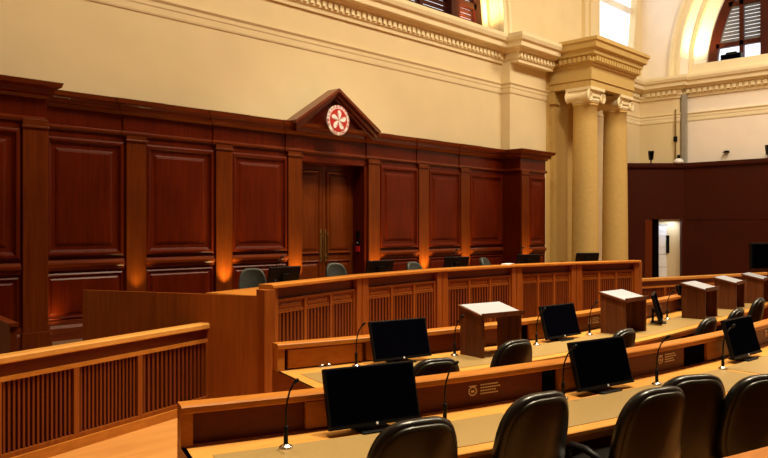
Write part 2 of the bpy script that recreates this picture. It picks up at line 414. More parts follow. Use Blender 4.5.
# pediment
fp = lambda u, z, w_: (u, w_, z)
ax, az, l_, r_ = 9.28, 4.56, 8.30, 10.33
ped, PO = wp, O
MB().prism([(l_+.1, 3.905), (ax, az-.05), (r_-.1, 3.905)], YA-.02, YA-.14, fp).build('tympanum', 'mahog', ped, PO)
def chev(t0, t1, e):
    return [(l_-e, 3.79-t0+.085), (ax, az-t0), (r_+e, 3.79-t0+.085), (r_+e, 3.79-t1+.085), (ax, az-t1), (l_-e, 3.79-t1+.085)]
rk = MB(); rk.prism(chev(-.04, .03, .05), YA-.02, YA-.34, fp); rk.prism(chev(.02, .09, .0), YA-.02, YA-.28, fp); rk.prism(chev(.08, .14, -.05), YA-.02, YA-.22, fp)
rk.build('raking_cornice', 'mahog_h', ped, PO, bevel=.006)

# emblem: red disc, white ring with lettering, five-petalled white flower
em = thing('round_emblem', 'round red emblem with a white five-petalled flower, fixed on the pediment', 'emblem', (9.26, YA-.31, 4.005))
Rx = Matrix.Rotation(PI/2, 4, 'X')
MB().lathe([(.15, -.18), (.15, -.012), (.275, -.01), (.285, .0), (.292, .003), (.292, .012), (.285, .02)], 48, mat=Rx).build('rim_disc', 'white', em, smooth=False)
MB().lathe([(.225, .0), (.225, .026), (.01, .027)], 48, mat=Rx).build('red_field', 'red', em)
fl = MB()
for k in range(5):
    a = PI/2+k*2*PI/5+.12
    pts = ((.015, .010), (.05, .030), (.09, .048), (.13, .056), (.165, .046), (.19, .022))
    bend = lambda t: -.035*math.sin(t/.19*2.2)
    poly = [(t, -wv*.8+bend(t)) for t, wv in pts]+[(.197, .004+bend(.19))]+[(t, wv*.9+bend(t)) for t, wv in pts[::-1]]
    ca, sa = math.cos(a), math.sin(a)
    fl.prism([(ca*u-sa*v, sa*u+ca*v) for u, v in poly], -.026, -.033, lambda u, v, w_: (u, w_, v))
fo = fl.build('flower', 'white', em)
st = MB()
for k in range(5):
    a = PI/2+k*2*PI/5+.12
    st.tube([(math.cos(a)*r_1, -.035, math.sin(a)*r_1) for r_1 in (.03, .07, .12)], .003, 5)
    s0 = (math.cos(a)*.13, math.sin(a)*.13)
    st.prism([(s0[0]+(.012 if i % 2 == 0 else .005)*math.cos(a+i*PI/5), s0[1]+(.012 if i % 2 == 0 else .005)*math.sin(a+i*PI/5)) for i in range(10)], -.033, -.036, lambda u, v, w_: (u, w_, v))
st.build('stamens', 'red', fo)
ring = None
def glyph(ch, size, ang, flip):
    cu = bpy.data.curves.new('glyph', 'FONT'); cu.body = ch; cu.size = size; cu.align_x = 'CENTER'; cu.align_y = 'CENTER'; cu.offset = .001
    o = bpy.data.objects.new('glyph', cu); COL.objects.link(o)
    me = o.to_mesh()
    R = .262; up = ang if not flip else ang+PI
    cx, cz = R*math.cos(ang), R*math.sin(ang); th = up-PI/2
    vs = [(cx+v.co.x*math.cos(th)-v.co.y*math.sin(th), -.0225, cz+v.co.x*math.sin(th)+v.co.y*math.cos(th)) for v in me.vertices]
    ring.add(vs, [tuple(p.vertices) for p in me.polygons])
    me_n = None; o.to_mesh_clear(); bpy.data.objects.remove(o); bpy.data.curves.remove(cu)
tx = '中華人民共和國香港特別行政區'
ring = MB()
for i, ch in enumerate(tx): glyph(ch, .062, math.radians(202-i*224/13), False)
ring.build('lettering', 'red', em); ring = MB()
for i, ch in enumerate('HONG KONG'):
    if ch != ' ': glyph(ch, .062, math.radians(232+i*76/8), True)
ring.build('lettering', 'red', em)
em.scale = (.95, .95, .95)

# double door
dd = bpy.data.objects.new('door_1', None); COL.objects.link(dd); struct(dd)
yd = 10.72
fr = MB(); fr.box(8.6, 8.64, YA, yd+.08, DZ, 3.28).box(10.26, 10.3, YA, yd+.08, DZ, 3.28).box(8.6, 10.3, YA, yd+.08, 3.24, 3.28)
fr.build('door_frame', 'mahog', dd)
MB().box(8.5, 10.4, yd+.06, yd+.1, DZ, 3.3).build('door_backing', 'mahog', dd)
for a, b, hx in ((8.64, 9.445, 9.40), (9.455, 10.26, 9.52)):
    d = MB(); d.box(a, b, yd, yd+.05, DZ, 3.24)
    for z0, z1 in ((1.52, 3.12), (.62, 1.40)): d.rings((a+.08, b-.08, z0, z1), RPs+[(.12, .028)], fW(yd))
    lf = d.build('door_leaf', 'mahog_p', dd)
    h = MB(); h.tube([(hx, yd-.06, 1.42), (hx, yd-.075, 1.5), (hx, yd-.075, 1.85), (hx, yd-.06, 1.93)], .012, 8)
    h.box(hx-.025, hx+.025, yd-.012, yd, 1.36, 2.0); h.box(hx-.008, hx+.008, yd-.07, yd, 1.44, 1.46); h.box(hx-.008, hx+.008, yd-.07, yd, 1.89, 1.91)
    h.build('door_handle', 'brass', lf)
cb = thing('door_control_box', 'small black and red door control box on the right jamb of the double door', 'control box', (10.25, 10.55, 1.7))
MB().box(-.03, .0, -.05, .05, .12, .26).box(-.03, 0, -.05, .05, -.02, .08).build('housing', 'dark', cb, bevel=.004)
MB().box(-.036, -.01, -.045, .045, -.15, -.04).build('break_glass', 'red', cb)
MB().box(-.034, -.01, -.015, .015, .02, .04).build('indicator', 'white', cb)

# ------------------------------------------------------------------ right-hand panelled wall, with a chamfered corner and side door
cs, cc = .692836, .721095
def WD(cx, cz): return (cs*cx+cc*cz, -cc*cx+cs*cz)
DP = 22.75
PX = lambda px: WD((px-384)/740*DP, DP)
c0, c1_, cj0, cj1 = PX(626), PX(684), PX(645), PX(681.5)
ZT = 4.02
def seg(mb, a, b, z0, z1, t0, t1):
    mb.sweep([a, b], [(t0, z0), (t1, z0), (t1, z1), (t0, z1)])
sw = thing('side_panelling', 'flat dark red veneered panelling along the right wall, with a side doorway', 'panelling', (*c1_, 0)); SO = (*c1_, 0)
p = MB(); seg(p, c0, cj0, 0, ZT, -.1, 0); seg(p, cj1, c1_, 0, ZT, -.1, 0); seg(p, cj0, cj1, 2.3, ZT, -.1, 0)
p.build('corner_panel', 'mahog_r', sw, SO)
p = MB(); seg(p, c1_, (c1_[0]+.05, 2.0), 0, 2.26, -.1, 0); seg(p, c1_, (c1_[0]+.05, 2.0), 2.28, ZT, -.1, 0); seg(p, c1_, (c1_[0]+.05, 2.0), 2.2, 2.3, -.12, -.02)
p.build('veneer_panel', 'mahog_r', sw, SO)
MB().sweep([c0, c1_, (c1_[0]+.05, 2.0)], [(-.12, ZT-.14), (.06, ZT-.14), (.08, ZT-.1), (.08, ZT), (-.12, ZT)]).build('capping', 'mahog_r', sw, SO)
# doorway with corridor behind
d2 = bpy.data.objects.new('door_2', None); COL.objects.link(d2); struct(d2)
j = MB(); seg(j, cj0, PX(652), 0, 2.28, -.06, .01); j.build('door_jamb', 'cherry_d', d2)
j = MB(); seg(j, PX(652.5), PX(660), 0, 2.3, -.3, -.1); j.build('door_edge', 'black', d2)
j = MB(); seg(j, PX(659), PX(684), 0, 2.32, -.62, -.58); j.build('corridor_lining', 'plaster', d2)
lf = MB(); seg(lf, PX(660.5), PX(676.5), 0, 2.12, -.56, -.52); 
leaf = lf.build('door_leaf', 'white', d2)
g = MB()
for z in (.4, .8, 1.2): seg(g, PX(664), PX(675), z, z+.012, -.52, -.515)
seg(g, PX(663), PX(676), 2.10, 2.16, -.56, -.5); g.build('groove', 'grey', leaf)
nt_ = MB(); seg(nt_, PX(664), PX(672), 1.45, 1.85, -.519, -.51); tag(nt_.build('door_notice', 'paper'), 'white notice fixed on the pale door seen through the side doorway', 'notice')
co = MB(); seg(co, PX(672.3), PX(675.5), 1.25, 1.8, -.515, -.46); tag(co.build('hanging_coat', 'dark'), 'dark thing hanging on the pale door beside the white notice', 'coat')

# fittings above the right-hand panelling
def speaker(px, label, h=.28):
    x, y = PX(px) if px < 684 else (22.83, 6.72)
    s = thing('wall_speaker', label, 'speaker', (x, y, ZT), -PI/4, 'small speakers on the panelling')
    MB().prism([(-.05, .1), (.05, .1), (.08, .1+h), (-.08, .1+h)], -.06, .06, lambda u, v, w_: (u, w_, v)).build('cabinet', 'dark', s, bevel=.01); MB().box(-.015, .015, -.02, .02, 0, .13).build('stem', 'dark', s)
    MB().box(-.045, .045, -.068, -.06, .14, .06+h).build('grille', 'black', s)
speaker(651, 'small black speaker on a stem atop the red panelling near the columns')
speaker(767, 'small black speaker atop the red panelling at the far right edge', .28)
x, y = PX(677)
s = thing('dome_camera', 'small white dome camera on top of the red side panelling', 'camera', (x, y-.05, ZT))
MB().lathe([(.0, -.02), (.14, .0), (.15, .05), (.10, .12), (.04, .15), (.01, .15)], 20).build('housing', 'white', s, smooth=True)
MB().lathe([(.05, .14), (.05, .24), (.03, .26)], 16).build('mount', 'dark', s)
pp = thing('wall_conduit', 'grey vertical service duct on the right wall beside the corner pilaster', 'duct', (XB-.2, 9.2, ZT))
MB().box(-.02, .14, -.1, .02, 0, 2.15).build('duct', 'grey', pp, (0, 0, 0)); MB().tube([(-.0, .22, 0), (-.0, .22, 1.7)], .025).build('cable', 'brass', pp); MB().box(-.03, .03, .17, .27, .7, .86).build('junction_box', 'dark', pp)
s = thing('small_bracket', 'tiny dark bracket on the plaster just above the red side panelling', 'bracket', (XB-.08, 8.0, 4.3))
MB().box(-.04, .1, -.12, .0, 0, .04).box(-.04, .0, -.16, .04, -.02, .0).build('plate', 'dark', s)
fl_ = thing('floodlight', 'black floodlight standing on the sill of the right arched window', 'floodlight', (23.7, 8.02, ZC+.3))
MB().box(-.1, .1, -.3, .3, .08, .34).build('housing', 'dark', fl_, bevel=.02); MB().box(-.03, .03, -.06, .06, 0, .12).box(-.06, .06, -.15, .15, .34, .39).build('bracket', 'dark', fl_)
MB().box(-.105, -.098, -.27, .27, .11, .31).build('lens', 'screen', fl_)
# ------------------------------------------------------------------ dais
da = MB(); da.prism([(2.4, 9.0), (4.05, 8.7), (4.95, 6.75), (6.9, 7.25), (9.4, 7.4), (12.0, 7.15), (13.9, 6.6), (14.8, 8.7), (16.5, 9.0), (16.5, 10.9), (2.4, 10.9)], .001, DZ, lambda u, v, w_: (u, v, w_))
struct(da.build('floor_dais', 'carpet'))

# ------------------------------------------------------------------ the judges' bench
BC = (9.3, -5.6); BR = 12.92
nodes = [-19.6, -10.75, -2.05, 6.55, 13.55, 20.9]
NP = [(BC[0]+BR*math.sin(math.radians(a)), BC[1]+BR*math.cos(math.radians(a))) for a in nodes]
bn = thing('judges_bench', 'long curved raised wooden bench with slatted front bays below the double door', 'bench', (9.4, 7.3, 0)); BO = (9.4, 7.3, 0)
BT = 1.39
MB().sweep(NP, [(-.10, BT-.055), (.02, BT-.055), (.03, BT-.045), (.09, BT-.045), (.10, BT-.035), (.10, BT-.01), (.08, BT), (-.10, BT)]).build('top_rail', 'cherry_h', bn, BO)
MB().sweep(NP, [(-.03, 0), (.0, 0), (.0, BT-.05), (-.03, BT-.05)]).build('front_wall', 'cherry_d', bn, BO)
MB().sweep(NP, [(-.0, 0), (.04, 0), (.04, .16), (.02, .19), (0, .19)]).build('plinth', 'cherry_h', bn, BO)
for i in range(5):
    A = Vector(NP[i]); B = Vector(NP[i+1]); L = (B-A).length; d = (B-A)/L; n = Vector((d.y, -d.x))
    fn = (lambda A, d, n: (lambda u, z, o: (A.x+d.x*u+n.x*o, A.y+d.y*u+n.y*o, z)))(A, d, n)
    for k, (u0, u1) in enumerate(((0.01, .14), (L-.14, L-.01))):
        MB().prism([(u0, 0), (u1, 0), (u1, BT-.05), (u0, BT-.05)], .0, .06, fn).build('post', 'cherry', bn, BO, bevel=.005)
    u0, u1 = .16, L-.16; w3 = (u1-u0)/3
    fb = MB(); fb.prism([(u0-.02, 1.185), (u1+.02, 1.185), (u1+.02, 1.21), (u0-.02, 1.21)], .0, .035, fn)
    fb.prism([(u0-.02, .19), (u1+.02, .19), (u1+.02, .25), (u0-.02, .25)], 0, .035, fn)
    fb.prism([(u0, 1.05), (u1, 1.05), (u1, 1.07), (u0, 1.07)], 0, .024, fn)
    for k in range(4):
        uu = u0+k*w3; fb.prism([(uu-.025, .2), (uu+.025, .2), (uu+.025, 1.19), (uu-.025, 1.19)], 0, .033, fn)
    fb.build('bay_frame', 'cherry', bn, BO)
    for k in range(3):
        a, b = u0+k*w3+.03, u0+(k+1)*w3-.03
        MB().rings((a, b, 1.075, 1.18), [(0, 0), (.0, .02), (.012, .02), (.02, .006), (.035, .016)], fn).build('small_panel', 'cherry', bn, BO)
        MB().prism([(a, .25), (b, .25), (b, 1.045), (a, 1.045)], 0, .004, fn).build('slat_backing', 'gapback', bn, BO)
        s = MB(); ns = 7; wd = (b-a)/ns
        for q in range(ns): s.prism([(a+q*wd+wd*.26, .25), (a+q*wd+wd*.74, .25), (a+q*wd+wd*.74, 1.045), (a+q*wd+wd*.26, 1.045)], 0, .026, fn)
        s.build('slat_panel', 'slat', bn, BO)
# side panels and desktop
def side(sgn):
    fx = lambda x: 9.41+sgn*(x-9.41)
    a = (fx(3.93), 8.75); b = (fx(4.72), 6.62) if sgn > 0 else (13.98, 6.5)
    if sgn > 0: b = (NP[0][0]-.02, NP[0][1]-.04)
    mb = MB(); mb.sweep([a, b] if sgn > 0 else [b, a], [(0, 0), (.05, 0), (.05, 1.27), (0, 1.27)]); mb.build('side_panel', 'cherry', bn, BO)
    mb = MB(); mb.box(b[0]-.075, b[0]+.075, b[1]-.06, b[1]+.09, 0, BT-.05); mb.build('end_post', 'cherry', bn, BO, bevel=.006)
side(1); side(-1)
MB().sweep([(NP[0][0]-.02, NP[0][1])]+NP[1:], [(-.85, 1.235), (-.03, 1.235), (-.03, 1.265), (-.85, 1.265)]).build('desktop', 'cherry_h', bn, BO)

# barriers with slats to both sides
def barrier(a, b, name, label, us):
    A = Vector(a); B = Vector(b); L = (B-A).length; d = (B-A)/L; n = Vector((d.y, -d.x))
    th = thing(name, label, 'barrier', (*a, 0)); Og = (*a, 0)
    fn = lambda u, z, o: (A.x+d.x*u+n.x*o, A.y+d.y*u+n.y*o, z)
    R4 = lambda z0, z1, o0, o1, u0=0, u1=L: MB().prism([(u0, z0), (u1, z0), (u1, z1), (u0, z1)], o0, o1, fn)
    MB().prism([(0, 0), (0, 0), (0, 0)], 0, 0, fn) if False else None
    cap = MB().sweep([a, b], [(-.08, .885), (.05, .885), (.06, .895), (.06, .935), (.045, .95), (-.07, .95), (-.08, .94)]); cap.build('top_rail', 'desk', th, Og)
    R4(.77, .885, -.03, .02).build('fascia', 'cherry_d', th, Og)
    R4(.735, .775, -.03, .035).build('moulding', 'cherry_h', th, Og)
    R4(0, .09, -.04, .06).build('base_rail', 'cherry_h', th, Og); R4(.09, .13, -.03, .035).build('lower_moulding', 'cherry', th, Og)
    R4(.12, .75, -.03, -.015).build('backing', 'gapback', th, Og)
    for u in us:
        u = min(max(u, .035), L-.035); R4(.1, .75, -.03, .033, u-.03, u+.03).build('post', 'cherry', th, Og)
    for ua, ub in zip(us, us[1:]):
        s = MB(); m = 15; a0 = ua+.04; ww = (ub-ua-.08)/m
        for q in range(m):
            u0, u1 = a0+q*ww+ww*.27, a0+(q+1)*ww-ww*.27
            s.prism([(u0, .12), (u1, .12), (u1, .74), (u0, .74)], -.015, .015, fn)
        s.build('slat_panel', 'slat', th, Og)
    return th
barrier((.62, 6.11), (4.64, 7.205), 'slatted_barrier', 'slatted wooden barrier with a broad orange rail, at the left before the bench', [0, .85, 1.62, 2.385, 3.14, 4.13])
barrier((14.22, 7.2), (19.4, 5.75), 'slatted_barrier', 'slatted wooden barrier at the right end of the bench, below the side doorway', [0, .83, 1.65, 2.48, 3.3, 4.2, 5.3])
o = thing('low_screen', 'plain low wooden screen at the far left, behind the slatted barrier', 'screen', (2.73, 8.1, 0))
Mr = Matrix.Rotation(-.13, 4, 'Z')
MB().box(-.03, .03, -.65, .75, 0, 1.07, Mr).build('board', 'cherry_d', o); MB().box(-.045, .045, -.67, .77, 1.07, 1.1, Mr).build('capping', 'cherry_d', o)

# ------------------------------------------------------------------ members' desk rows
RC = (9.0, 20.8)
RS = 22.0   # the rows flatten out right of the middle
def polar(R, ph):
    if ph <= 0: return (RC[0]+R*math.sin(ph), RC[1]-R*math.cos(ph))
    return (RC[0]+(R+RS)*math.sin(ph), RC[1]+RS-(R+RS)*math.cos(ph))
def phX(R, X): return math.asin((X-RC[0])/(R if X <= RC[0] else R+RS))
ZD, ZL = .70, .95
def row(R, x0, x1, name, label, boards, seams, marks, shade_spans):
    p0, p1 = phX(R, x0), phX(R, x1); N = 56
    arc = lambda pa, pb, n=N, RR=R: [polar(RR, pa+(pb-pa)*i/n) for i in range(n+1)]
    path = arc(p0, p1)
    og = (*path[N//2], 0)
    th = thing(name, label, 'desk', og)
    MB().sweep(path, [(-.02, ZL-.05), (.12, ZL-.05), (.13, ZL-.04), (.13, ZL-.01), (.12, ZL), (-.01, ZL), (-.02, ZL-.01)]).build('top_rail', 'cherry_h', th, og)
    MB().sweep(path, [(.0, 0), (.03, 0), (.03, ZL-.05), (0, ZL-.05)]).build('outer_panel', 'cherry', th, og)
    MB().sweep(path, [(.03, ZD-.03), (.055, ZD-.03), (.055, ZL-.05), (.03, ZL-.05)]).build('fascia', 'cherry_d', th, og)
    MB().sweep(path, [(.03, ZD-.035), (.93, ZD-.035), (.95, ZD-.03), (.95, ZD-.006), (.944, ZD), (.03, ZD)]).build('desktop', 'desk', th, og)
    MB().sweep(path, [(.88, ZD-.09), (.9, ZD-.09), (.9, ZD-.035), (.88, ZD-.035)]).build('apron', 'cherry_h', th, og)
    # end panels
    for ph, s in ((p0, 1), (p1, -1)):
        a, b = polar(R-.02, ph), polar(R+.95, ph); e = MB()
        q = [a, b] if s < 0 else [b, a]
        e.sweep([a, b], [(-.03*s if s > 0 else 0, 0), (.0 if s > 0 else .03, 0), (.0 if s > 0 else .03, ZD), (-.03*s if s > 0 else 0, ZD)])
        e.build('end_panel', 'cherry', th, og)
        a, b = polar(R-.02, ph), polar(R+.11, ph)
        e = MB(); Mx = Matrix.Translation((*polar(R+.05, ph+.035/R*s), 0)) @ Matrix.Rotation(ph, 4, 'Z'); e.box(-.035, .035, -.065, .065, 0, ZL-.05, Mx)
        e.build('end_post', 'cherry_h', th, og)
    # writing inlays between seams
    ss = [x0+.10]+seams+[x1-.10]
    for a, b in zip(ss, ss[1:]):
        pa, pb = phX(R, a)+.03/R, phX(R, b)-.03/R
        MB().sweep(arc(pa, pb, 12), [(.33, ZD), (.33, ZD+.004), (.85, ZD+.004), (.85, ZD)]).build('writing_inlay', 'inlay', th, og)
    for a, b in boards:
        pa, pb = phX(R, a), phX(R, b)
        MB().sweep(arc(pa, pb, 4), [(.055, ZD+.012), (.085, ZD+.012), (.085, ZL-.065), (.055, ZL-.065)]).build('hinged_board', 'cherry_h', th, og, bevel=.003)
    for a, b in shade_spans:
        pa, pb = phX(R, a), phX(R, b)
        MB().sweep(arc(pa, pb, 3), [(.055, ZD), (.058, ZD), (.058, ZL-.05), (.055, ZL-.05)]).build('shade_strip', 'black', th, og)  # flat black strip, recess shade painted onto the fascia
    for a in marks:
        ph = phX(R, a); Mx = Matrix.Translation((*polar(R+.0565, ph), ZD)) @ Matrix.Rotation(ph, 4, 'Z') @ Matrix.Translation((0, 0, -.06)) @ Matrix.Scale(1.35, 4)
        mk = MB()
        for i in range(12):
            t = 2*PI*i/12; mk.box(-.105+.026*math.cos(t)-.004, -.105+.026*math.cos(t)+.004, -.002, .001, .125+.022*math.sin(t)-.004, .125+.022*math.sin(t)+.004, Mx)
        mk.box(-.13, -.08, -.002, .001, .15, .155, Mx); mk.box(-.115, -.095, -.002, .001, .118, .13, Mx)
        mk.build('outlet_symbol', 'print', th, og); mk = MB()
        for k, wl in enumerate((.12, .13, .10, .125)): 
            zz = .15-k*.016
            xx = -.05
            while xx < -.05+wl: mk.box(xx, xx+.011, -.002, .001, zz, zz+.007, Mx); xx += .016
        mk.build('printed_notice', 'print', th, og)
    # supports below the desktop
    n = max(2, int((x1-x0)/1.2))
    for i in range(n):
        X = x0+.6+(x1-x0-1.2)*i/(n-1); ph = phX(R, X); Mx = Matrix.Translation((*polar(R+.45, ph), 0)) @ Matrix.Rotation(ph, 4, 'Z')
        MB().box(-.018, .018, -.28, .4, 0, ZD-.035, Mx).build('support', 'cherry_d', th, og)
    return th
R1, R2 = 18.05, 16.05
row(R1, 2.37, 13.2, 'curved_desk', 'nearer long curved desk with brown writing inlays, black monitors and microphones on it',
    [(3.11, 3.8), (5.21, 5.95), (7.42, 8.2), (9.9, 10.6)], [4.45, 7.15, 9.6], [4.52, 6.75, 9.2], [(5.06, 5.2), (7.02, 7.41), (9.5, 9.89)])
row(R2, 4.22, 14.4, 'curved_desk', 'farther long curved desk carrying the box lecterns, just below the bench',
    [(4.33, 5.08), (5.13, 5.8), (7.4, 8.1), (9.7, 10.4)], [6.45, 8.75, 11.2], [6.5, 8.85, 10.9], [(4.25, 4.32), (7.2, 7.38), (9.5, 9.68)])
# corner of a third desk at the lower right
RC_old = RC
row(R1+2.28, 3.3, 8.0, 'curved_desk', 'nearest curved desk, only its rail showing in the lower right corner', [], [5.8], [], [])

# ------------------------------------------------------------------ monitors
def make_monitor():
    t = thing('monitor', '', 'monitor')
    T = Matrix.Translation((0, 0, .035)) @ Matrix.Rotation(-.27, 4, 'X')
    MB().box(-.33, .33, -.012, .028, 0, .385, T).build('casing', 'dark', t, bevel=.006)
    MB().box(-.315, .315, -.0145, -.011, .028, .37, T).build('screen_panel', 'screen', t)
    MB().box(-.33, .33, -.018, -.011, .0, .022, T).build('lower_bezel', 'dark', t)
    MB().lathe([(.009, -.0), (.009, .003)], 12, mat=T @ Matrix.Translation((0, -.018, .012)) @ Matrix.Rotation(PI/2, 4, 'X')).build('round_mark', 'white', t)
    MB().box(-.12, .12, -.06, .14, 0, .012).box(-.04, .04, .10, .13, 0, .2).box(-.04, .04, .07, .12, .14, .18).build('stand', 'dark', t, bevel=.003)
    return t
mon = Proto(make_monitor(), 'desk monitors')
def onrow(R, X, o): ph = phX(R+o, X); return polar(R+o, ph), ph
def place(proto, R, X, o, label, z=ZD+.004, dr=0):
    (x, y), ph = onrow(R, X, o); return proto.put((x, y, z), ph+dr, label)
place(mon, R1, 3.40, .29, 'wide black monitor at the left end of the nearer desk')
place(mon, R1, 5.49, .28, 'second black monitor from the left on the nearer desk')
place(mon, R1, 7.80, .30, 'third black monitor on the nearer desk, toward the right picture edge')
place(mon, R2, 5.31, .33, 'black monitor at the left end of the farther desk, before the bench')
place(mon, R2, 7.69, .33, 'black monitor between the two left lecterns on the farther desk')
place(mon, R2, 10.02, .45, 'black monitor partly hidden by the second lectern', dr=.35)
# low screens on the judges' bench
def jm(X, Y, rz, label):
    mon.put((X, Y, 1.265), rz, label)
def onbench(px, back):
    dx, dy = WD((px-384)/740, 1.0); R = BR-.0+back
    aa = dx*dx+dy*dy; bb = -2*(dx*BC[0]+dy*BC[1]); q = BC[0]**2+BC[1]**2-R*R
    k = (-bb+math.sqrt(bb*bb-4*aa*q))/2/aa
    return dx*k, dy*k

# ------------------------------------------------------------------ judges' monitors (seen from behind, tops above the rail)
def make_jmon():
    t = thing('bench_monitor', '', 'monitor')
    T = Matrix.Translation((0, 0, .05)) @ Matrix.Rotation(-.25, 4, 'X')
    MB().box(-.25, .25, -.01, .025, 0, .23, T).build('casing', 'dark', t, bevel=.006)
    MB().box(-.24, .24, -.0125, -.009, .01, .22, T).build('screen_panel', 'screen', t)
    MB().box(-.05, .05, .025, .05, .07, .15, T).build('hinge', 'dark', t)
    MB().box(-.1, .1, -.02, .16, 0, .012).box(-.035, .035, .05, .09, .01, .10).build('stand', 'dark', t)
    return t
jmn = Proto(make_jmon(), 'monitors on the judges bench')
lab = ['leftmost monitor on the bench, its back to the slatted front, beside the green chair',
       'second monitor on the bench, just right of the double door', 'middle monitor on the bench, below the wall panelling right of the door',
       'fourth monitor on the bench, before the projecting corner panelling', 'rightmost monitor on the bench, in front of the stone columns']
for px, lb, hz in ((282, lab[0], -.02), (378, lab[1], -.06), (455, lab[2], -.04), (527, lab[3], -.04), (586, lab[4], -.01)):
    X, Y = onbench(px, .42); a = math.atan2(X-BC[0], Y-BC[1])
    jmn.put((X, Y, 1.265+hz*0), PI-a-.22, lb)

# ------------------------------------------------------------------ microphones
def make_mic(bend):
    t = thing('gooseneck_microphone', '', 'microphone')
    MB().lathe([(.04, 0), (.042, .006), (.035, .012), (.02, .02), (.015, .024)], 20).build('base', 'chrome', t, smooth=True)
    MB().lathe([(.014, .02), (.014, .12), (.010, .13)], 12).build('stem', 'dark', t, smooth=True)
    pts = [(0, 0, .12), (0, -.003, .22), (bend*.2, -.01, .28), (bend*.5, -.03, .34), (bend, -.06, .385)]
    MB().tube(pts, .006, 8).build('neck', 'dark', t, smooth=True)
    MB().tube([pts[-1], (bend*1.2, -.075, .40), (bend*1.5, -.095, .418)], [.009, .012, .010], 10).build('head', 'dark', t, smooth=True)
    return t
mic = Proto(make_mic(.03), 'gooseneck microphones')
for R, X, o, lb in ((R1, 2.76, .38, 'slim gooseneck microphone at the left end of the nearer desk'),
                    (R1, 3.86, .34, 'slim gooseneck microphone just right of the leftmost near monitor'),
                    (R1, 5.02, .26, 'slim gooseneck microphone just left of the second near monitor'),
                    (R1, 6.02, .36, 'slim gooseneck microphone just right of the second near monitor'),
                    (R1, 7.12, .36, 'slim gooseneck microphone just left of the third near monitor'),
                    (R2, 4.86, .25, 'slim gooseneck microphone left of the left monitor on the farther desk'),
                    (R2, 5.97, .3, 'slim gooseneck microphone just left of the leftmost lectern'),
                    (R2, 7.15, .35, 'slim gooseneck microphone left of the second monitor on the farther desk'),
                    (R2, 8.28, .3, 'slim gooseneck microphone just left of the second lectern'),
                    (R2, 10.5, .34, 'slim gooseneck microphone between second and third lecterns')):
    place(mic, R, X, o, lb, dr=random.uniform(-.12, .08))
for px, lb in ((275, 'slim gooseneck microphone on the bench beside its leftmost monitor'), (452, 'slim gooseneck microphone beside the middle bench monitor'),
               (519, 'slim gooseneck microphone beside the fourth bench monitor')):
    X, Y = onbench(px, .3); mic.put((X, Y, 1.265), .6, lb)
# silver knobs on the farther desk
def make_knob():
    t = thing('table_grommet', '', 'grommet')
    MB().lathe([(.022, 0), (.024, .01), (.016, .03), (.004, .034)], 14).build('cap', 'chrome', t, smooth=True); MB().lathe([(.03, 0), (.03, .004)], 14).build('flange', 'grey', t)
    return t
kn = Proto(make_knob(), 'silver knobs on the farther desk')
place(kn, R2, 4.60, .13, 'left of two small silver knobs on the farther desk, at its left end', z=ZD); place(kn, R2, 4.67, .13, 'right of two small silver knobs on the farther desk, at its left end', z=ZD)

# ------------------------------------------------------------------ box lecterns
def make_lectern():
    t = thing('box_lectern', '', 'lectern')
    h0, h1, W_, D = .42, .50, .56, .33
    fs = lambda u, v, w_: (w_, u, v)
    side = [(0, 0), (D, 0), (D, h1-.02), (0, h0-.02)]
    for x in (0, W_-.03): MB().prism(side, x, x+.03, fs).build('side_panel', 'lectw', t)
    MB().prism([(-.02, h0-.02), (D+.02, h1-.02+.005), (D+.02, h1+.01), (-.02, h0+.005)], -.02, W_+.02, fs).build('top_board', 'lectw', t)
    MB().prism([(-.0, h0+.006), (D+.0, h1+.0055), (D+.0, h1+.012), (-.0, h0+.013)], 0.0, W_, fs).build('top_pad', 'pad', t)
    MB().prism([(-.025, h0-.02), (-.012, h0-.02), (-.012, h0+.03), (-.025, h0+.03)], -.02, W_+.02, fs).build('paper_stop', 'lectw', t)
    MB().prism([(D-.1, h1-.09), (D-.07, h1-.09), (D-.07, h1-.03), (D-.1, h1-.03)], .03, W_-.03, fs).build('cross_rail', 'lectw', t)
    return t
lec = Proto(make_lectern(), 'box lecterns on the farther desk')
for X, Y, lb in ((6.02, 4.42, 'leftmost dark wooden box lectern with a pale top, open between its sides'),
                 (8.54, 4.13, 'second box lectern from the left, in front of the bench end'),
                 (10.81, 4.02, 'third box lectern from the left, below the side doorway'),
                 (12.47, 4.15, 'fourth box lectern from the left, reddish and half hidden'),
                 (13.75, 4.13, 'rightmost box lectern, under the dark television')):
    lec.put((X, Y, ZD+.004), phX(R2+.6, X), lb)

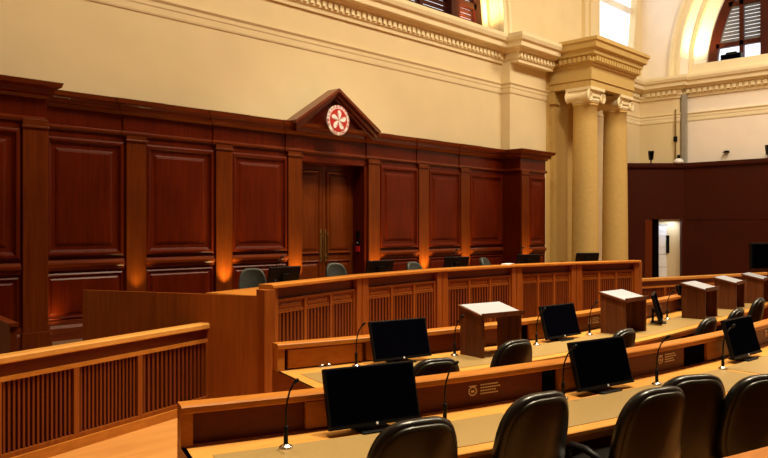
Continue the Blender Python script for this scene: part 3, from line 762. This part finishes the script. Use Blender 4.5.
# ------------------------------------------------------------------ chairs
def pillow(mb, w, h, cz, y0, layers, rec, bend, taper, n=40):
    vs = []; fs = []; m = len(layers)
    def pt(s, d, th):
        c, s_ = math.cos(th), math.sin(th); e = 2/3.4
        x = w/2*math.copysign(abs(c)**e, c); z = h/2*math.copysign(abs(s_)**e, s_)
        x *= 1-taper*(z/(h/2))*.5-.05*(z/(h/2))**2; x *= s; z *= s
        return (x, y0+d+bend*(x/(w/2))**2-rec*(z+h/2), cz+z)
    for s, d in layers:
        for i in range(n): vs.append(pt(s, d, 2*PI*i/n))
    for j in range(m-1):
        for i in range(n): k = (i+1) % n; fs.append((j*n+i, j*n+k, (j+1)*n+k, (j+1)*n+i))
    fs += [tuple(range(n))[::-1], tuple((m-1)*n+i for i in range(n))]
    mb.add(vs, fs)
def make_chair(name, main, shell, w=.49, h=.60, top=.97, full=True):
    t = thing(name, '', 'chair'); cz = top-h/2
    b_ = MB(); pillow(b_, w, h, cz, -.2, [(.05, .02), (.5, .012), (.85, .02), (.95, .025), (1.0, .01), (1.0, -.025), (.96, -.04), (.9, -.046)], .18, .06, .16)
    br = b_.build('backrest', main, t, smooth=True)
    b_ = MB(); pillow(b_, w*.92, h*.93, cz, -.2, [(.98, -.035), (1.0, -.05), (.97, -.062), (.9, -.068), (.5, -.075), (.05, -.078)], .18, .06, .16)
    b_.build('back_shell', shell, t, smooth=True)
    b_ = MB(); M_ = Matrix.Translation((0, .04, .46)) @ Matrix.Rotation(-PI/2, 4, 'X')
    vs0 = MB(); pillow(vs0, .50, .50, 0, 0, [(.05, -.035), (.6, -.04), (.92, -.03), (1, -.005), (1, .02), (.9, .045), (.4, .05)], 0, 0, 0)
    b_.add([(v[0], v[2]+.04, .47-v[1]) for v in vs0.v], vs0.f); b_.build('seat', main, t, smooth=True)
    for sx in (-1, 1):
        a = MB(); a.tube([(sx*.22, -.14, .48), (sx*.25, -.10, .56), (sx*.255, 0, .585), (sx*.255, .12, .58), (sx*.25, .16, .55), (sx*.23, .15, .46)], [.015, .018, .022, .022, .018, .014], 8)
        a.build('armrest', 'dark', t, smooth=True)
    MB().tube([(0, -.245, .60), (0, -.26, .5), (0, -.2, .42), (0, 0, .41)], .02, 8).build('back_bracket', 'dark', t)
    MB().lathe([(.03, .12), (.03, .3), (.02, .3), (.02, .42)], 14).build('gas_lift', 'chrome', t)
    for k in range(5):
        a = 2*PI*k/5+.3; ca, sa = math.cos(a), math.sin(a)
        lg = MB().tube([(0, 0, .13), (ca*.15, sa*.15, .12), (ca*.29, sa*.29, .075)], [.03, .024, .016], 8).build('base_leg', 'dark', t, smooth=True)
        Mx = Matrix.Translation((ca*.29, sa*.29, .03)) @ Matrix.Rotation(a, 4, 'Z') @ Matrix.Rotation(PI/2, 4, 'X')
        MB().lathe([(.02, -.025), (.03, -.02), (.03, .02), (.02, .025)], 14, mat=Mx).build('caster', 'dark', lg)
    return t
ch = Proto(make_chair('office_chair', 'leather', 'shell'), 'black leather chairs behind the curved desks')
# (X, Y of the top of the back, heading, scale)
for X, Y, rz, sz, lb in ((2.78, 2.40, -.35, 1.09, 'black leather chair in front of the leftmost near monitor'),
                     (3.68, 2.25, -.25, 1.10, 'tall black leather chair in the centre foreground, between two near microphones'),
                     (4.28, 1.82, -.35, 1.10, 'black leather chair right of the centre foreground, leftmost of three close together'),
                     (4.80, 1.82, -.60, 1.10, 'black leather chair, middle of the three close together at lower right'),
                     (5.12, 1.50, -.5, 1.10, 'black leather chair at the lower right picture edge'),
                     (4.55, 3.76, -.42, 1.0, 'black leather chair behind the nearer desk, below the left far monitor'),
                     (5.72, 3.78, -.2, 1.02, 'black leather chair behind the nearer desk, right of the leftmost lectern'),
                     (7.32, 3.50, -.05, .99, 'black leather chair below the second lectern, beyond the second near monitor'),
                     (9.05, 3.28, .0, .98, 'black leather chair just left of the third near monitor top'),
                     (10.15, 3.32, .05, 1.0, 'black leather chair just right of the third near monitor top'),
                     (11.6, 3.5, .1, 1.03, 'black leather chair at the right picture edge behind the nearer desk')):
    # the top of the back leans .3 m behind the chair's centre
    x = X-.27*math.sin(rz)*1.0; y = Y+.3*math.cos(rz)
    o = ch.put((X-.33*sz*math.sin(rz), Y+.33*sz*math.cos(rz), 0), rz, lb); o.scale = (sz, sz, sz)
jc = Proto(make_chair('bench_chair', 'greyfab', 'greyfab', .37, .48, 1.03), 'grey-green chairs behind the judges bench')
for px, back, hz, rz, lb in ((254, 1.0, .0, 2.6, 'grey-green chair at the left end of the bench, beside the leftmost bench monitor'), (343, .95, -.0, 2.9, 'grey-green chair in front of the double door'),
                     (424, .85, -.04, 3.1, 'grey-green chair whose top barely shows above the bench, right of the door'), (497, .95, -.02, 3.4, 'grey-green chair right of the middle bench monitor')):
    X, Y = onbench(px, back); o = jc.put((X, Y, DZ+hz), rz, lb)
    o.scale = (1, 1, 1)

# ------------------------------------------------------------------ papers on bench, television on stand, small laptop
X, Y = onbench(507, .0); pn = thing('paper_sheets', 'loose white papers lying on the bench rail near the fourth bench monitor', 'papers', (X, Y, BT))
pg = MB().box(-.12, .10, -.06, .06, 0, .012, Matrix.Rotation(.3, 4, 'Z')).build('sheet', 'paper', pn); MB().box(-.08, .13, -.05, .05, .012, .02, Matrix.Rotation(-.1, 4, 'Z')).build('sheet', 'paper', pn)
tv = thing('television', 'black television on a floor stand at the right picture edge', 'television', (15.68, 4.56, 0), -.55)
MB().box(-.5, .5, -.03, .03, 1.22, 1.73).build('casing', 'dark', tv, bevel=.01); MB().box(-.47, .47, -.034, -.029, 1.25, 1.70).build('screen_panel', 'screen', tv)
MB().tube([(0, .05, .03), (0, .05, 1.4)], .035, 10).build('pole', 'dark', tv); MB().box(-.35, .35, -.25, .3, 0, .04).build('base', 'dark', tv, bevel=.01)
place(mon, R2, 12.0, .17, 'dark monitor low behind the third lectern on the farther desk')

# ------------------------------------------------------------------ camera
cam = bpy.data.cameras.new('camera'); co_ = bpy.data.objects.new('camera', cam); COL.objects.link(co_)
cam.sensor_width = 36; cam.sensor_fit = 'HORIZONTAL'; cam.lens = 36*740/768
co_.location = (0, 0, 2.0); co_.rotation_euler = (PI/2, 0, -math.atan2(cc, cs)); cam.clip_start = .05
bpy.context.scene.camera = co_

# ------------------------------------------------------------------ lights
def area(x, y, z, sx, sy, power, col=(1, .84, .57), rot=(0, 0, 0)):
    l = bpy.data.lights.new('lamp', 'AREA'); l.shape = 'RECTANGLE'; l.size = sx; l.size_y = sy; l.energy = power; l.color = col
    o = bpy.data.objects.new('lamp', l); COL.objects.link(o); o.location = (x, y, z); o.rotation_euler = rot; return o
def spot(x, y, z, tx_, ty, tz, power, ang=60, blend=.6, col=(1, .84, .57), r=.1):
    l = bpy.data.lights.new('lamp', 'SPOT'); l.energy = power; l.spot_size = math.radians(ang); l.spot_blend = blend; l.color = col; l.shadow_soft_size = r
    o = bpy.data.objects.new('lamp', l); COL.objects.link(o); o.location = (x, y, z)
    o.rotation_euler = (Vector((tx_, ty, tz))-Vector((x, y, z))).to_track_quat('-Z', 'Y').to_euler(); return o
area(4, 4, 13.2, 2.5, 2.5, 500); area(11, 3, 13.2, 2.5, 2.5, 900); area(17, 2, 13.2, 2.5, 2.5, 900)  # unseen ceiling lamps and spots below, added to light room and desks
spot(5.2, 3.0, 12.5, 5.2, 3.4, .5, 5200, 46, r=.2)
spot(10.5, 3.5, 12.5, 10.5, 4.5, .5, 4500, 48, r=.2)
spot(3.2, 4, 12, 3.2, 5.8, .5, 2200, 40, r=.2)
spot(9.4, 5.5, 12.5, 9.4, 7.6, .5, 2600, 55, r=.2)
for x in sorted(pil)+[15.16]:
    yy = YA if x < 15 else 9.9
    spot(x, yy-.20, 1.0, x, yy-.02, 1.9, 100 if x > 6 else 22, 75, 1.0, (1, .80, .30), .04)
spot(4.2, 10.2, .6, 4.2, 10.36, 1.3, 14, 100, 1.0, (1, .75, .3), .03)
area(19.5, 3.0, 13.0, 2, 2, 260, (1, .93, .86), (0, -.55, 0))  # unseen cooler lamp added to brighten the right wall
# lamps on the cornice washing the arch reveals
spot(14.2, 10.9, 6.85, 15.3, 10.9, 9, 260, 110, .8, (1, .72, .32), .1)
spot(XB+.5, 8.3, 7.3, XB+.4, 9.3, 9, 260, 120, .8, (1, .72, .32), .1)

x, y = PX(671)
area(x+.18, y+.18, 2.25,   .3, .3, 4, (.85, .9, 1))  # unseen bluish lamp added to light the corridor behind the side doorway
# ------------------------------------------------------------------ world and view
wd = bpy.data.worlds.new('world'); bpy.context.scene.world = wd; wd.use_nodes = True
bg = wd.node_tree.nodes['Background']; bg.inputs['Color'].default_value = (.93, .96, 1, 1); bg.inputs['Strength'].default_value = 1.6
vs_ = bpy.context.scene.view_settings
vs_.view_transform = 'Standard'; vs_.look = 'None'; vs_.gamma = 1; vs_.use_curve_mapping = False; vs_.exposure = 0.15
